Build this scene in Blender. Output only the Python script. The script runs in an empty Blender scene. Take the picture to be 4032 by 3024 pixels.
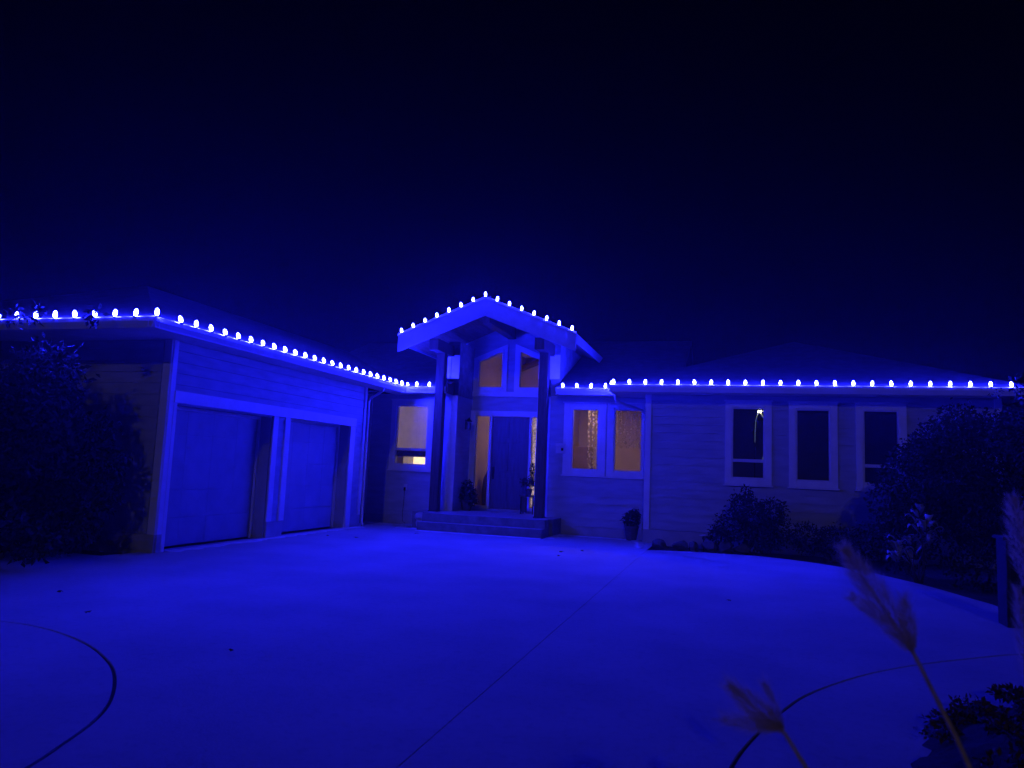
import bpy, bmesh, math, random
import numpy as np
from mathutils import Vector, Matrix
random.seed(7); rng = np.random.default_rng(7)
sc = bpy.context.scene
col = sc.collection

# ------------------------------------------------------------------ camera
yaw, pitch, roll = math.radians(16.6), math.radians(6.5), math.radians(2.4)
fw = Vector((-math.sin(yaw)*math.cos(pitch), math.cos(yaw)*math.cos(pitch), math.sin(pitch)))
r0 = Vector((math.cos(yaw), math.sin(yaw), 0)); u0 = r0.cross(fw)
cr = r0*math.cos(roll) + u0*math.sin(roll); cu = -r0*math.sin(roll) + u0*math.cos(roll)
cam_data = bpy.data.cameras.new('camera'); cam = bpy.data.objects.new('camera', cam_data); col.objects.link(cam)
m = Matrix.Identity(4)
for i in range(3):
    m[i][0] = cr[i]; m[i][1] = cu[i]; m[i][2] = -fw[i]
m[0][3], m[1][3], m[2][3] = 0, 0, 1.6
cam.matrix_world = m
cam_data.sensor_width = 36; cam_data.lens = 26.0; cam_data.clip_start = 0.05; cam_data.clip_end = 600
cam_data.dof.use_dof = True; cam_data.dof.focus_distance = 16; cam_data.dof.aperture_fstop = 3.2
sc.camera = cam

# ------------------------------------------------------------------ night sky, faint light from behind the camera
w = bpy.data.worlds.new('World'); sc.world = w; w.use_nodes = True
nt = w.node_tree; bg = nt.nodes['Background']
sky = nt.nodes.new('ShaderNodeTexSky'); sky.sky_type = 'NISHITA'; sky.sun_disc = False
sky.sun_elevation = math.radians(22); sky.sun_rotation = math.radians(187)
nt.links.new(sky.outputs[0], bg.inputs[0]); bg.inputs[1].default_value = 0.00004
sd = bpy.data.lights.new('moon', 'SUN'); sun = bpy.data.objects.new('moon', sd); col.objects.link(sun)
sd.energy = 0.044; sd.angle = math.radians(1.2); sd.color = (1.0, 0.86, 0.78)
sun.rotation_euler = Vector((-.62, 4.3, -1.75)).to_track_quat('-Z', 'Y').to_euler()
sun.location = (3, -20, 12)
vs = sc.view_settings
sc.display_settings.display_device = 'sRGB'
vs.view_transform = 'Standard'; vs.look = 'None'; vs.exposure = 0; vs.gamma = 1; vs.use_curve_mapping = False
cy = sc.cycles
cy.use_denoising = True; cy.use_light_tree = True; cy.max_bounces = 6; cy.diffuse_bounces = 4; cy.volume_bounces = 1
cy.sample_clamp_indirect = 4; cy.caustics_reflective = False; cy.caustics_refractive = False
BULB = 1500.0       # radiance of a roofline bulb
BLUE = (0.0092, 0.0105, 1.0)
HAZE = 0.0015

# ------------------------------------------------------------------ materials
M = {}
def mat(name, color, rough=.6, var=.15, scale=6, bump=.2, bscale=40, metal=0, stretch=(1, 1, 1), var2=None):
    mt = bpy.data.materials.new(name); mt.use_nodes = True; M[name] = mt
    n, l = mt.node_tree.nodes, mt.node_tree.links
    b = n['Principled BSDF']; b.inputs['Roughness'].default_value = rough; b.inputs['Metallic'].default_value = metal
    g = n.new('ShaderNodeNewGeometry'); mp = n.new('ShaderNodeMapping'); mp.inputs['Scale'].default_value = stretch
    l.new(g.outputs['Position'], mp.inputs[0])
    t = n.new('ShaderNodeTexNoise'); t.inputs['Scale'].default_value = scale; t.inputs['Detail'].default_value = 6
    l.new(mp.outputs[0], t.inputs['Vector'])
    rp = n.new('ShaderNodeValToRGB')
    c = Vector(color); lo = [max(0, x*(1-var)) for x in c]; hi = [min(1, x*(1+var)) for x in c]
    if var2: lo = var2
    rp.color_ramp.elements[0].color = (*lo, 1); rp.color_ramp.elements[0].position = .32
    rp.color_ramp.elements[1].color = (*hi, 1); rp.color_ramp.elements[1].position = .68
    l.new(t.outputs[0], rp.inputs[0]); l.new(rp.outputs[0], b.inputs['Base Color'])
    t2 = n.new('ShaderNodeTexNoise'); t2.inputs['Scale'].default_value = bscale; t2.inputs['Detail'].default_value = 5
    l.new(mp.outputs[0], t2.inputs['Vector'])
    bp = n.new('ShaderNodeBump'); bp.inputs['Strength'].default_value = bump; bp.inputs['Distance'].default_value = .01
    l.new(t2.outputs[0], bp.inputs['Height']); l.new(bp.outputs[0], b.inputs['Normal'])
    return mt
mat('siding', (.42, .44, .46), .7, .12, 2.0, .3, 30, stretch=(1, 1, 5))
mat('smooth_panel', (.8, .8, .8), .6, .08, 3, .1, 30)
mat('trim', (.78, .78, .76), .45, .06, 4, .15, 25)
mat('gutter_metal', (.74, .74, .74), .35, .05, 3, .05, 15)
mat('barge_paint', (.34, .34, .34), .55, .1, 4, .15, 25)
mat('garage_paint', (.36, .37, .38), .55, .1, 3, .12, 60)
mat('concrete', (.46, .46, .45), .85, .13, .8, .45, 50)
mat('step_concrete', (.22, .22, .21), .85, .25, 5, .4, 50)
mat('frost', (.75, .76, .78), .8, .12, 7, .5, 60)
mat('foundation', (.42, .42, .41), .9, .15, 3, .5, 35)
mat('timber', (.075, .05, .035), .6, .35, 5, .5, 18, stretch=(6, 6, .6))
mat('plank_wood', (.20, .14, .09), .6, .3, 4, .3, 20, stretch=(8, .6, 8))
mat('shingle', (.022, .022, .025), .9, .4, 4, .9, 45)
mat('soil', (.035, .028, .02), .95, .5, 4, 1.0, 18)
mat('bark', (.07, .055, .04), .9, .35, 8, .9, 25, stretch=(3, 3, .7))
mat('leaf_dark', (.020, .030, .018), .75, .4, 9, .1, 30)
mat('leaf_mid', (.07, .10, .05), .55, .4, 9, .1, 30)
mat('leaf_brown', (.12, .07, .03), .7, .4, 30, .2, 60)
mat('straw', (.80, .60, .40), .8, .2, 40, .2, 90)
mat('rock', (.12, .12, .115), .9, .4, 6, 1.0, 14)
mat('door_paint', (.10, .085, .11), .45, .2, 4, .2, 30, stretch=(4, 4, .5))
mat('black_metal', (.02, .02, .022), .4, .2, 10, .1, 40, metal=.6)
mat('steel', (.5, .5, .5), .3, .1, 10, .1, 40, metal=1)
mat('plastic_white', (.7, .7, .7), .4, .05, 10, .05, 40)
mat('ceramic', (.5, .5, .48), .35, .08, 12, .15, 30)
mat('pot_clay', (.10, .08, .08), .7, .3, 12, .2, 30)
mat('room_wall', (.52, .42, .38), .8, .08, 2, .1, 30)
mat('room_dark', (.16, .15, .16), .8, .1, 2, .1, 30)
mat('room_beam', (.12, .07, .05), .7, .3, 6, .1, 30)
mat('fabric_dark', (.12, .09, .08), .9, .3, 12, .3, 60)
mat('pedestal_dark', (.03, .03, .03), .7, .2, 6, .3, 30)
mat('cord_green', (.03, .05, .03), .6, .1, 12, .1, 40)

def emis(name, color, strength, var=None):
    mt = bpy.data.materials.new(name); mt.use_nodes = True; M[name] = mt
    n, l = mt.node_tree.nodes, mt.node_tree.links
    b = n['Principled BSDF']; b.inputs['Base Color'].default_value = (.35, .33, .3, 1)
    b.inputs['Emission Color'].default_value = (*color, 1); b.inputs['Emission Strength'].default_value = strength
    if var:
        g = n.new('ShaderNodeNewGeometry'); t = n.new('ShaderNodeTexNoise'); t.inputs['Scale'].default_value = var[0]; t.inputs['Detail'].default_value = 3
        l.new(g.outputs['Position'], t.inputs['Vector'])
        mr = n.new('ShaderNodeMapRange'); mr.inputs[1].default_value = .35; mr.inputs[2].default_value = .65
        mr.inputs[3].default_value = strength*var[1]; mr.inputs[4].default_value = strength
        l.new(t.outputs[0], mr.inputs[0]); l.new(mr.outputs[0], b.inputs['Emission Strength'])
    return mt
emis('bulb_glow', BLUE, BULB)
def vary_bulb():                                           # bulbs of a string are never equally bright
    n, l = M['bulb_glow'].node_tree.nodes, M['bulb_glow'].node_tree.links
    oi = n.new('ShaderNodeObjectInfo'); mr = n.new('ShaderNodeMapRange'); mr.inputs[3].default_value = BULB*.68; mr.inputs[4].default_value = BULB*1.25
    l.new(oi.outputs['Random'], mr.inputs[0]); l.new(mr.outputs[0], n['Principled BSDF'].inputs['Emission Strength'])
vary_bulb()
emis('room_lamp', (1.0, .60, .36), 60)
emis('room_lamp_dim', (1.0, .62, .44), 75)
emis('arc_lamp_bulb', (1.0, .95, .6), 30)
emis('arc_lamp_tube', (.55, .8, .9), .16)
emis('blind_glow', (1.0, .62, .62), .21, (9, .7))  # light of the room behind is put into the fabric as emission
emis('kitchen_glow', (1.0, .70, .38), 2.1, (14, .75))  # emission of an added box in place of the bright kitchen
emis('cabinet_glow', (1.0, .66, .42), .30, (14, .6))  # kitchen light put into the cabinet surface as emission
emis('lace_glow', (1.0, .66, .62), .75, (26, .02))  # backlight from the hall put into the lace as emission

def cloth(name, color, holes):
    mt = bpy.data.materials.new(name); mt.use_nodes = True; M[name] = mt
    n, l = mt.node_tree.nodes, mt.node_tree.links; n.clear()
    out = n.new('ShaderNodeOutputMaterial'); d = n.new('ShaderNodeBsdfDiffuse'); d.inputs[0].default_value = (*color, 1)
    tr = n.new('ShaderNodeBsdfTranslucent'); tr.inputs[0].default_value = (*color, 1)
    mx = n.new('ShaderNodeMixShader'); mx.inputs[0].default_value = .55; l.new(d.outputs[0], mx.inputs[1]); l.new(tr.outputs[0], mx.inputs[2])
    g = n.new('ShaderNodeNewGeometry'); v = n.new('ShaderNodeTexVoronoi'); v.inputs['Scale'].default_value = 13
    ns = n.new('ShaderNodeTexNoise'); ns.inputs['Scale'].default_value = 22; ns.inputs['Detail'].default_value = 3
    l.new(g.outputs['Position'], v.inputs['Vector']); l.new(g.outputs['Position'], ns.inputs['Vector'])
    ad = n.new('ShaderNodeMath'); ad.operation = 'MULTIPLY'; l.new(v.outputs[0], ad.inputs[0]); l.new(ns.outputs[0], ad.inputs[1])
    mr = n.new('ShaderNodeMapRange'); mr.inputs[1].default_value = .12; mr.inputs[2].default_value = .26
    mr.inputs[3].default_value = 0; mr.inputs[4].default_value = holes; l.new(ad.outputs[0], mr.inputs[0])
    t = n.new('ShaderNodeBsdfTransparent'); m2 = n.new('ShaderNodeMixShader')
    l.new(mr.outputs[0], m2.inputs[0]); l.new(mx.outputs[0], m2.inputs[1]); l.new(t.outputs[0], m2.inputs[2]); l.new(m2.outputs[0], out.inputs[0])
cloth('lace', (.75, .66, .58), .95)
cloth('straw_fluff', (.95, .82, .62), .0)

def glass():
    mt = bpy.data.materials.new('window_glass'); mt.use_nodes = True; M['window_glass'] = mt
    n, l = mt.node_tree.nodes, mt.node_tree.links; n.clear()
    out = n.new('ShaderNodeOutputMaterial'); t = n.new('ShaderNodeBsdfTransparent'); t.inputs[0].default_value = (.9, .92, .92, 1)
    gl = n.new('ShaderNodeBsdfGlossy'); gl.inputs['Roughness'].default_value = .03
    f = n.new('ShaderNodeFresnel'); f.inputs[0].default_value = 1.5
    ns = n.new('ShaderNodeTexNoise'); ns.inputs['Scale'].default_value = 1.5; bp = n.new('ShaderNodeBump'); bp.inputs['Strength'].default_value = .03
    l.new(ns.outputs[0], bp.inputs['Height']); l.new(bp.outputs[0], gl.inputs['Normal'])
    mx = n.new('ShaderNodeMixShader'); l.new(f.outputs[0], mx.inputs[0]); l.new(t.outputs[0], mx.inputs[1]); l.new(gl.outputs[0], mx.inputs[2]); l.new(mx.outputs[0], out.inputs[0])
glass()

# shingle courses in the roof material (roofs are far too dark to tell the shingles apart)
def roof_bump():
    mt = M['shingle']; n, l = mt.node_tree.nodes, mt.node_tree.links
    g = n.new('ShaderNodeNewGeometry'); wv = n.new('ShaderNodeTexWave'); wv.bands_direction = 'Z'; wv.wave_profile = 'SAW'
    wv.inputs['Scale'].default_value = 5.5; wv.inputs['Distortion'].default_value = .4
    l.new(g.outputs['Position'], wv.inputs['Vector'])
    old = [x for x in n if x.type == 'BUMP'][0]
    b2 = n.new('ShaderNodeBump'); b2.inputs['Strength'].default_value = .8; b2.inputs['Distance'].default_value = .02
    l.new(wv.outputs[1], b2.inputs['Height']); l.new(old.outputs[0], b2.inputs['Normal'])
    l.new(b2.outputs[0], n['Principled BSDF'].inputs['Normal'])
roof_bump()
# weathering of the driveway: broad soft stains and a mottled frost near the house
def concrete_mat():
    mt = M['concrete']; n, l = mt.node_tree.nodes, mt.node_tree.links
    rp = [x for x in n if x.type == 'VALTORGB'][0]; b = n['Principled BSDF']
    g = n.new('ShaderNodeNewGeometry'); t = n.new('ShaderNodeTexNoise'); t.inputs['Scale'].default_value = 14; t.inputs['Detail'].default_value = 8
    t.inputs['Roughness'].default_value = .7; l.new(g.outputs['Position'], t.inputs['Vector'])
    r2 = n.new('ShaderNodeValToRGB'); r2.color_ramp.elements[0].position = .3; r2.color_ramp.elements[0].color = (.82, .82, .82, 1)
    r2.color_ramp.elements[1].position = .5; r2.color_ramp.elements[1].color = (1, 1, 1, 1); l.new(t.outputs[0], r2.inputs[0])
    mx = n.new('ShaderNodeMix'); mx.data_type = 'RGBA'; mx.blend_type = 'MULTIPLY'; mx.inputs[0].default_value = 1
    l.new(rp.outputs[0], mx.inputs[6]); l.new(r2.outputs[0], mx.inputs[7]); l.new(mx.outputs[2], b.inputs['Base Color'])
concrete_mat()

# ------------------------------------------------------------------ mesh helpers
class MB:
    def __init__(s): s.v = []; s.f = []
    def quadbox(s, c):                                    # c: 8 corners, bottom 4 then top 4 (ccw)
        n = len(s.v); s.v += [tuple(p) for p in c]
        s.f += [tuple(n+i for i in q) for q in ((3,2,1,0),(4,5,6,7),(0,1,5,4),(1,2,6,5),(2,3,7,6),(3,0,4,7))]; return s
    def box(s, x0, x1, y0, y1, z0, z1):
        return s.quadbox([(x0,y0,z0),(x1,y0,z0),(x1,y1,z0),(x0,y1,z0),(x0,y0,z1),(x1,y0,z1),(x1,y1,z1),(x0,y1,z1)])
    def prism(s, poly, d):                                # poly: list of 3D points, d: extrusion vector
        n = len(s.v); k = len(poly); d = Vector(d)
        s.v += [tuple(p) for p in poly] + [tuple(Vector(p)+d) for p in poly]
        s.f += [tuple(n+i for i in range(k))[::-1], tuple(n+k+i for i in range(k))]
        s.f += [(n+i, n+(i+1) % k, n+k+(i+1) % k, n+k+i) for i in range(k)]; return s
    def tube(s, pts, rad, seg=8):
        pts = [Vector(p) for p in pts]; R = rad if isinstance(rad, (list, tuple)) else [rad]*len(pts)
        n = len(s.v); up = Vector((.13, .21, .97))
        for i, p in enumerate(pts):
            t = (pts[min(i+1, len(pts)-1)] - pts[max(i-1, 0)]).normalized()
            a = t.cross(up); a = a.normalized() if a.length > 1e-4 else Vector((1, 0, 0)); b = t.cross(a)
            for k in range(seg):
                q = 2*math.pi*k/seg; s.v.append(tuple(p + (a*math.cos(q)+b*math.sin(q))*R[i]))
        for i in range(len(pts)-1):
            for k in range(seg):
                s.f.append((n+i*seg+k, n+i*seg+(k+1) % seg, n+(i+1)*seg+(k+1) % seg, n+(i+1)*seg+k))
        s.f.append(tuple(n+k for k in range(seg))[::-1]); e = n+(len(pts)-1)*seg; s.f.append(tuple(e+k for k in range(seg))); return s
    def lathe(s, prof, c, seg=16):                        # prof: (radius, z) list
        return s.tube([(c[0], c[1], c[2]+z) for r, z in prof], [max(r, .0005) for r, z in prof], seg) if False else s._lathe(prof, c, seg)
    def _lathe(s, prof, c, seg):
        n = len(s.v)
        for r, z in prof:
            for k in range(seg):
                q = 2*math.pi*k/seg; s.v.append((c[0]+max(r, .0005)*math.cos(q), c[1]+max(r, .0005)*math.sin(q), c[2]+z))
        for i in range(len(prof)-1):
            for k in range(seg): s.f.append((n+i*seg+k, n+i*seg+(k+1) % seg, n+(i+1)*seg+(k+1) % seg, n+(i+1)*seg+k))
        s.f.append(tuple(n+k for k in range(seg))[::-1]); e = n+(len(prof)-1)*seg; s.f.append(tuple(e+k for k in range(seg))); return s
    def build(s, name, material, parent=None, bevel=0, smooth=False):
        me = bpy.data.meshes.new(name); me.from_pydata(s.v, [], s.f); me.update()
        o = bpy.data.objects.new(name, me); col.objects.link(o)
        me.materials.append(M[material])
        if bevel:
            b = o.modifiers.new('bevel', 'BEVEL'); b.width = bevel; b.segments = 2; b.limit_method = 'ANGLE'
        if smooth: me.polygons.foreach_set('use_smooth', [True]*len(me.polygons))
        if parent: o.parent = parent
        return o
def empty(name, label, cat, group=None):
    o = bpy.data.objects.new(name, None); col.objects.link(o); tag(o, label, cat, group); return o
def tag(o, label=None, cat=None, group=None, kind=None):
    if label: o['label'] = label
    if cat: o['category'] = cat
    if group: o['group'] = group
    if kind: o['kind'] = kind
    return o
class Fr:                                                 # wall frame: s along, o outward, z up
    def __init__(s, kind, plane): s.k = kind; s.p = plane
    def pt(s, a, o, z):
        return {'-Y': (a, s.p-o, z), '+X': (s.p+o, a, z), '-X': (s.p-o, a, z), '+Y': (a, s.p+o, z)}[s.k]
    def box(s, mb, a0, a1, o0, o1, z0, z1):
        p, q = s.pt(a0, o0, z0), s.pt(a1, o1, z1)
        return mb.box(min(p[0],q[0]), max(p[0],q[0]), min(p[1],q[1]), max(p[1],q[1]), z0, z1)

# ------------------------------------------------------------------ the setting: ground and driveway
g = MB(); N = 24
g.v = [(-150+300*i/N, -140+300*j/N, -.05) for j in range(N+1) for i in range(N+1)]
g.f = [(j*(N+1)+i, j*(N+1)+i+1, (j+1)*(N+1)+i+1, (j+1)*(N+1)+i) for j in range(N) for i in range(N)]
tag(g.build('ground', 'soil'), 'dark bare soil and lawn round the house', kind='structure')
sub = MB().prism([(-13.4,-6,-.09),(6.6,-6,-.09),(6.6,10.4,-.09),(3.72,12.23,-.09),(2.55,15.1,-.09),(.7,16.6,-.09),(-1.78,16.12,-.09),(-1.9,18.6,-.09),(-9.6,18.6,-.09),(-9.2,9.4,-.09),(-13.4,9.4,-.09)], (0,0,.075))
drive = tag(sub.build('driveway', 'soil'), 'pale smooth concrete driveway with curved joints in front of the house', kind='structure')
def smooth_curve(pts, k=6):
    P = [Vector((*p, 0)) for p in pts]; out = []
    for i in range(len(P)-1):
        a, b, c, d = P[max(i-1,0)], P[i], P[i+1], P[min(i+2,len(P)-1)]
        for j in range(k):
            t = j/k; out.append(.5*((2*b)+(c-a)*t+(2*a-5*b+4*c-d)*t*t+(3*b-a-3*c+d)*t**3))
    out.append(P[-1]); return [(p.x, p.y) for p in out]
arcL = smooth_curve([(-8.6,5.1),(-7.4,5.38),(-6.47,5.45),(-5.88,5.4),(-5.19,5.16),(-4.6,4.81),(-4.21,4.49),(-3.84,4.08),(-3.63,3.75),(-3.49,3.4),(-3.38,3.05),(-3.3,2.4),(-3.3,1.2)])
arcR = smooth_curve([(-.1,3.6),(.0,4.4),(.13,4.98),(.38,5.75),(.62,6.3),(1.08,7.02),(1.59,7.61),(2.13,8.11),(2.78,8.64),(3.8,9.2),(5.2,9.7),(6.6,9.95)])
bedR = smooth_curve([(-1.74,16.15),(-.6,16.5),(.65,16.5),(1.6,15.95),(2.4,15.0),(3.05,13.6),(3.46,12.2),(3.9,11.3),(6.6,10.2)])
G = .013
def off(c, d):                                            # shift a polyline sideways by d
    out = []
    for i, p in enumerate(c):
        a, b = c[max(i-1,0)], c[min(i+1,len(c)-1)]; t = Vector((b[0]-a[0], b[1]-a[1])).normalized()
        out.append((p[0]-t.y*d, p[1]+t.x*d))
    return out
def slab(poly, name='slab'):
    bm = bmesh.new(); vs_ = [bm.verts.new((x, y, 0)) for x, y in poly]; f = bm.faces.new(vs_); f.normal_update()
    if f.normal.z < 0: f.normal_flip()
    r = bmesh.ops.extrude_face_region(bm, geom=[f]); 
    for v in [x for x in r['geom'] if isinstance(x, bmesh.types.BMVert)]: v.co.z = .0
    for v in vs_: v.co.z = -.0145
    bmesh.ops.triangulate(bm, faces=bm.faces[:]); bmesh.ops.recalc_face_normals(bm, faces=bm.faces[:])
    me = bpy.data.meshes.new(name); bm.to_mesh(me); bm.free(); me.materials.append(M['concrete'])
    o = bpy.data.objects.new(name, me); col.objects.link(o); o.parent = drive; return o
aL_in, aL_out = off(arcL, -G), off(arcL, G)               # walking the arc left-to-near: +d is north/east side
aR_w, aR_e = off(arcR, G), off(arcR, -G)
slab([(-13.4,1.2),(-13.4,5.0)] + aL_in)                                        # inside the left arc
slab([(-13.4,5.03)] + aL_out + [(-3.27,-6),(-1.685,-6),(-1.683,18.55),(-4.18,18.55),(-4.18,16.97),(-7.4,16.97),(-7.4,17.55),(-7.85,17.55),(-7.85,18.55),(-9.6,18.55),(-9.1,17.0),(-9.18,10.0),(-9.3,9.4),(-13.4,9.4)])
slab([(-1.676,-6),(-.11,-6)] + aR_w + [p for p in bedR[::-1]] + [(-1.679,16.2)])
slab([(-.09,-6),(6.6,-6)] + aR_e[::-1])

# thin ragged frost that lies along the foot of the walls and steps (real, slightly raised crust)
def frost(name, pts, width, label):
    mb = MB(); n0 = 0; prev = None
    P = [Vector((*p, 0)) for p in pts]; path = []
    for a, b in zip(P, P[1:]):
        k = max(2, int((b-a).length/.07))
        for i in range(k): path.append(a.lerp(b, i/k))
    path.append(P[-1])
    for i, p in enumerate(path):
        t = (path[min(i+1,len(path)-1)]-path[max(i-1,0)]).normalized(); nrm = Vector((t.y, -t.x, 0))
        wd = width*(.55+.6*abs(math.sin(i*.37+2*math.sin(i*.11)))*random.uniform(.6, 1.1))
        mb.v += [(p.x, p.y, .001), (p.x, p.y, .016), (p.x+nrm.x*wd*.6, p.y+nrm.y*wd*.6, .012*random.uniform(.7,1.2)), (p.x+nrm.x*wd, p.y+nrm.y*wd, .0015)]
        if i:
            a = (i-1)*4; b = i*4
            mb.f += [(a,b,b+1,a+1),(a+1,b+1,b+2,a+2),(a+2,b+2,b+3,a+3)]
    o = mb.build(name, 'frost', smooth=True); tag(o, label, 'frost', kind='stuff'); return o
frost('snow_drift', [(-8.93,10.3),(-8.93,16.9)], .22, 'ragged crust of frost along the foot of the garage doors')
frost('snow_drift', [(-9.3,18.3),(-7.9,18.3),(-7.85,17.5),(-7.42,17.45)], .28, 'ragged frost left of the porch steps')
frost('snow_drift', [(-7.35,16.96),(-4.2,16.96)], .14, 'ragged frost at the foot of the porch steps')
frost('snow_drift', [(-4.15,17.1),(-4.1,18.45),(-2.1,18.3),(-1.85,17.2),(-1.8,16.3)], .2, 'ragged frost between the steps and the right wing')

# ------------------------------------------------------------------ the house
house = empty('house', 'single storey house with timber porch gable and lap siding, roof edge lined with lights', 'house')
def wall(fr, a0, a1, z0, z1, opens=(), z_board=None, board=.19, thick=.16, boards=True, mt='siding', name='wall'):
    mb = MB()
    A = sorted({a0, a1, *[v for o in opens for v in o[:2]]}); Z = sorted({z0, z1, *[v for o in opens for v in o[2:]]})
    for i in range(len(A)-1):
        for j in range(len(Z)-1):
            ca, cz = (A[i]+A[i+1])/2, (Z[j]+Z[j+1])/2
            if any(o[0] < ca < o[1] and o[2] < cz < o[3] for o in opens): continue
            fr.box(mb, A[i], A[i+1], -thick, 0, Z[j], Z[j+1])
    wl = mb.build(name, mt if not boards else 'siding', house)
    if boards:
        zb = z_board if z_board is not None else z0
        z = zb
        while z < z1-.02:
            zt = min(z+board, z1); cuts = sorted({z, zt, *[v for o in opens for v in o[2:] if z+.004 < v < zt-.004]})
            for c0, c1 in zip(cuts, cuts[1:]):
                cm = (c0+c1)/2; segs = [(a0+.001, a1-.001)]
                for o in opens:
                    if o[2] < cm < o[3]:
                        ns = []
                        for (p, q) in segs:
                            if o[1] <= p or o[0] >= q: ns.append((p, q)); continue
                            if o[0] > p: ns.append((p, o[0]))
                            if o[1] < q: ns.append((o[1], q))
                        segs = ns
                for (p, q) in segs:
                    if q-p < .03: continue
                    def out(zz): return .026 - .018*(zz-z)/board
                    b = MB(); P = lambda a, o_, zz: fr.pt(a, o_, zz)
                    c = [P(p,.001,c0), P(q,.001,c0), P(q,out(c0),c0), P(p,out(c0),c0), P(p,.001,c1-.002), P(q,.001,c1-.002), P(q,out(c1),c1-.002), P(p,out(c1),c1-.002)]
                    b.quadbox(c); o = b.build('siding_board', 'siding', wl)
                    bm = bmesh.new(); bm.from_mesh(o.data); bmesh.ops.recalc_face_normals(bm, faces=bm.faces[:]); bm.to_mesh(o.data); bm.free()
            z += board
    return wl

F_GS = Fr('+X', -8.95); F_GN = Fr('-Y', 10.1); F_EN = Fr('-Y', 18.72); F_RW = Fr('-Y', 17.9); F_AL = Fr('-Y', 19.9)
D1 = (10.28, 13.05, 0, 2.45); D2 = (13.65, 16.25, 0, 2.5)
wall(F_GS, 10.1, 17.0, 0, 3.5, [D1, D2], z_board=.3)
wall(F_GN, -16, -9.111, 0, 3.5, z_board=.3)
wall(Fr('+Y', 17.0), -9.75, -9.111, 0, 3.5, boards=False)
wall(Fr('+X', -9.75), 17.0, 18.55, 0, 3.5, boards=False)
WL = (-8.87, -7.90, 1.57, 3.22); WA = (-3.93, -3.21, 1.63, 3.21); WB = (-2.84, -2.11, 1.62, 3.21)
W1 = (.02, .76, 1.58, 3.23); W2 = (1.41, 2.15, 1.58, 3.22); W3 = (2.80, 3.54, 1.58, 3.22)
wall(F_EN, -9.75, -7.5, 0, 3.52, [WL], z_board=.22)
wall(F_EN, -4.5, -1.95, 0, 3.52, [WA, WB], z_board=.22)
wall(F_RW, -1.95, 5.48, 0, 3.5, [W1, W2, W3], z_board=.32)
wall(Fr('-X', -1.95), 18.06, 18.56, 0, 3.5, boards=False)
wall(Fr('+X', 5.48), 18.06, 26, 0, 3.5, z_board=.32)
wall(Fr('-X', -16.0), 10.26, 26, 0, 3.5, boards=False)
wall(Fr('+Y', 26.0), -15.84, 5.32, 0, 3.5, boards=False)
# entrance recess: side walls, wall with the door, tall sides above the roof
wall(Fr('+X', -7.1), 18.72, 19.9, 0, 4.85, boards=False, mt='siding', thick=.32)
wall(Fr('-X', -4.84), 18.72, 19.9, 0, 4.85, boards=False, mt='siding', thick=.33)
wall(F_EN, -7.5, -7.43, 0, 3.52, boards=False)
ENT = (-7.0, -4.94, .42, 3.1)
UL = (-6.93, -6.23, 3.87, 4.88); UR = (-5.71, -5.01, 3.87, 4.88)
aw = wall(F_AL, -7.42, -4.51, 0, 4.85, [ENT, UL[:3]+(4.85,), UR[:3]+(4.85,)], boards=False)
# triangle gable wall over the upper windows and wedges that slant the window heads
MB().prism([(-7.42,19.9,4.885),(-4.51,19.9,4.885),(-4.51,19.9,5.11),(-5.97,19.9,5.70),(-7.42,19.9,5.11)], (0,.16,0)).build('gable_wall', 'siding', house)
for tri in (((-6.93,4.60),(-6.23,4.884),(-6.93,4.884)), ((-5.01,4.60),(-5.01,4.884),(-5.71,4.884))):
    MB().prism([(x,19.9,z) for x, z in tri], (0,.16,0)).build('gable_wall', 'siding', house)
for xa, xb in ((-7.42,-6.931),(-6.229,-5.711),(-5.009,-4.51)): MB().box(xa, xb, 19.9, 20.06, 4.851, 4.884).build('gable_wall', 'siding', house)
# smooth pale corner pilasters either side of the recess, and their two boards above the lower roof
for a0, a1 in ((-7.43, -7.245), (-7.24, -7.085)):
    b = MB(); F_EN.box(b, a0, a1, .001, .03 if a0 < -7.3 else .042, .4, 3.5); b.build('corner_board', 'smooth_panel' if a0 < -7.3 else 'trim', house, .004)
b = MB(); F_EN.box(b, -4.855, -4.5, .001, .035, .4, 3.5); b.build('corner_board', 'trim', house, .004)
for a0, a1 in ((-7.43, -7.33), (-7.31, -7.20), (-7.2, -7.085), (-4.855, -4.62), (-4.60, -4.42), (-4.415, -4.285)):
    b = MB(); F_EN.box(b, a0, a1, .03 if a0 in (-7.31, -4.60) else .042, .06, 3.96, 4.6); b.v = [(x, y+.03, z) for x, y, z in b.v]
    b.build('upper_corner_board', 'trim', house, .003)
for a0, a1 in ((-7.43, -7.085), (-4.855, -4.285)): MB().box(a0, a1, 18.72, 22.45, 3.5, 4.98).build('porch_side_wall', 'step_concrete', house)
# foundations
for fr, q in ((F_EN,(-9.75,-7.86,.001,.045,-.05,.215)),(F_EN,(-4.1,-1.96,.001,.045,-.05,.215)),(F_RW,(-1.97,5.5,.001,.05,-.05,.31)),(F_GN,(-16,-8.93,.001,.04,-.05,.29)),
              (F_GS,(10.1,10.26,.001,.04,-.05,.29)),(F_GS,(13.07,13.62,.001,.045,-.05,.33)),(F_GS,(16.28,17.02,.001,.04,-.05,.29))):
    b = MB(); fr.box(b, *q); b.build('foundation', 'foundation', house, .006)
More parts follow.
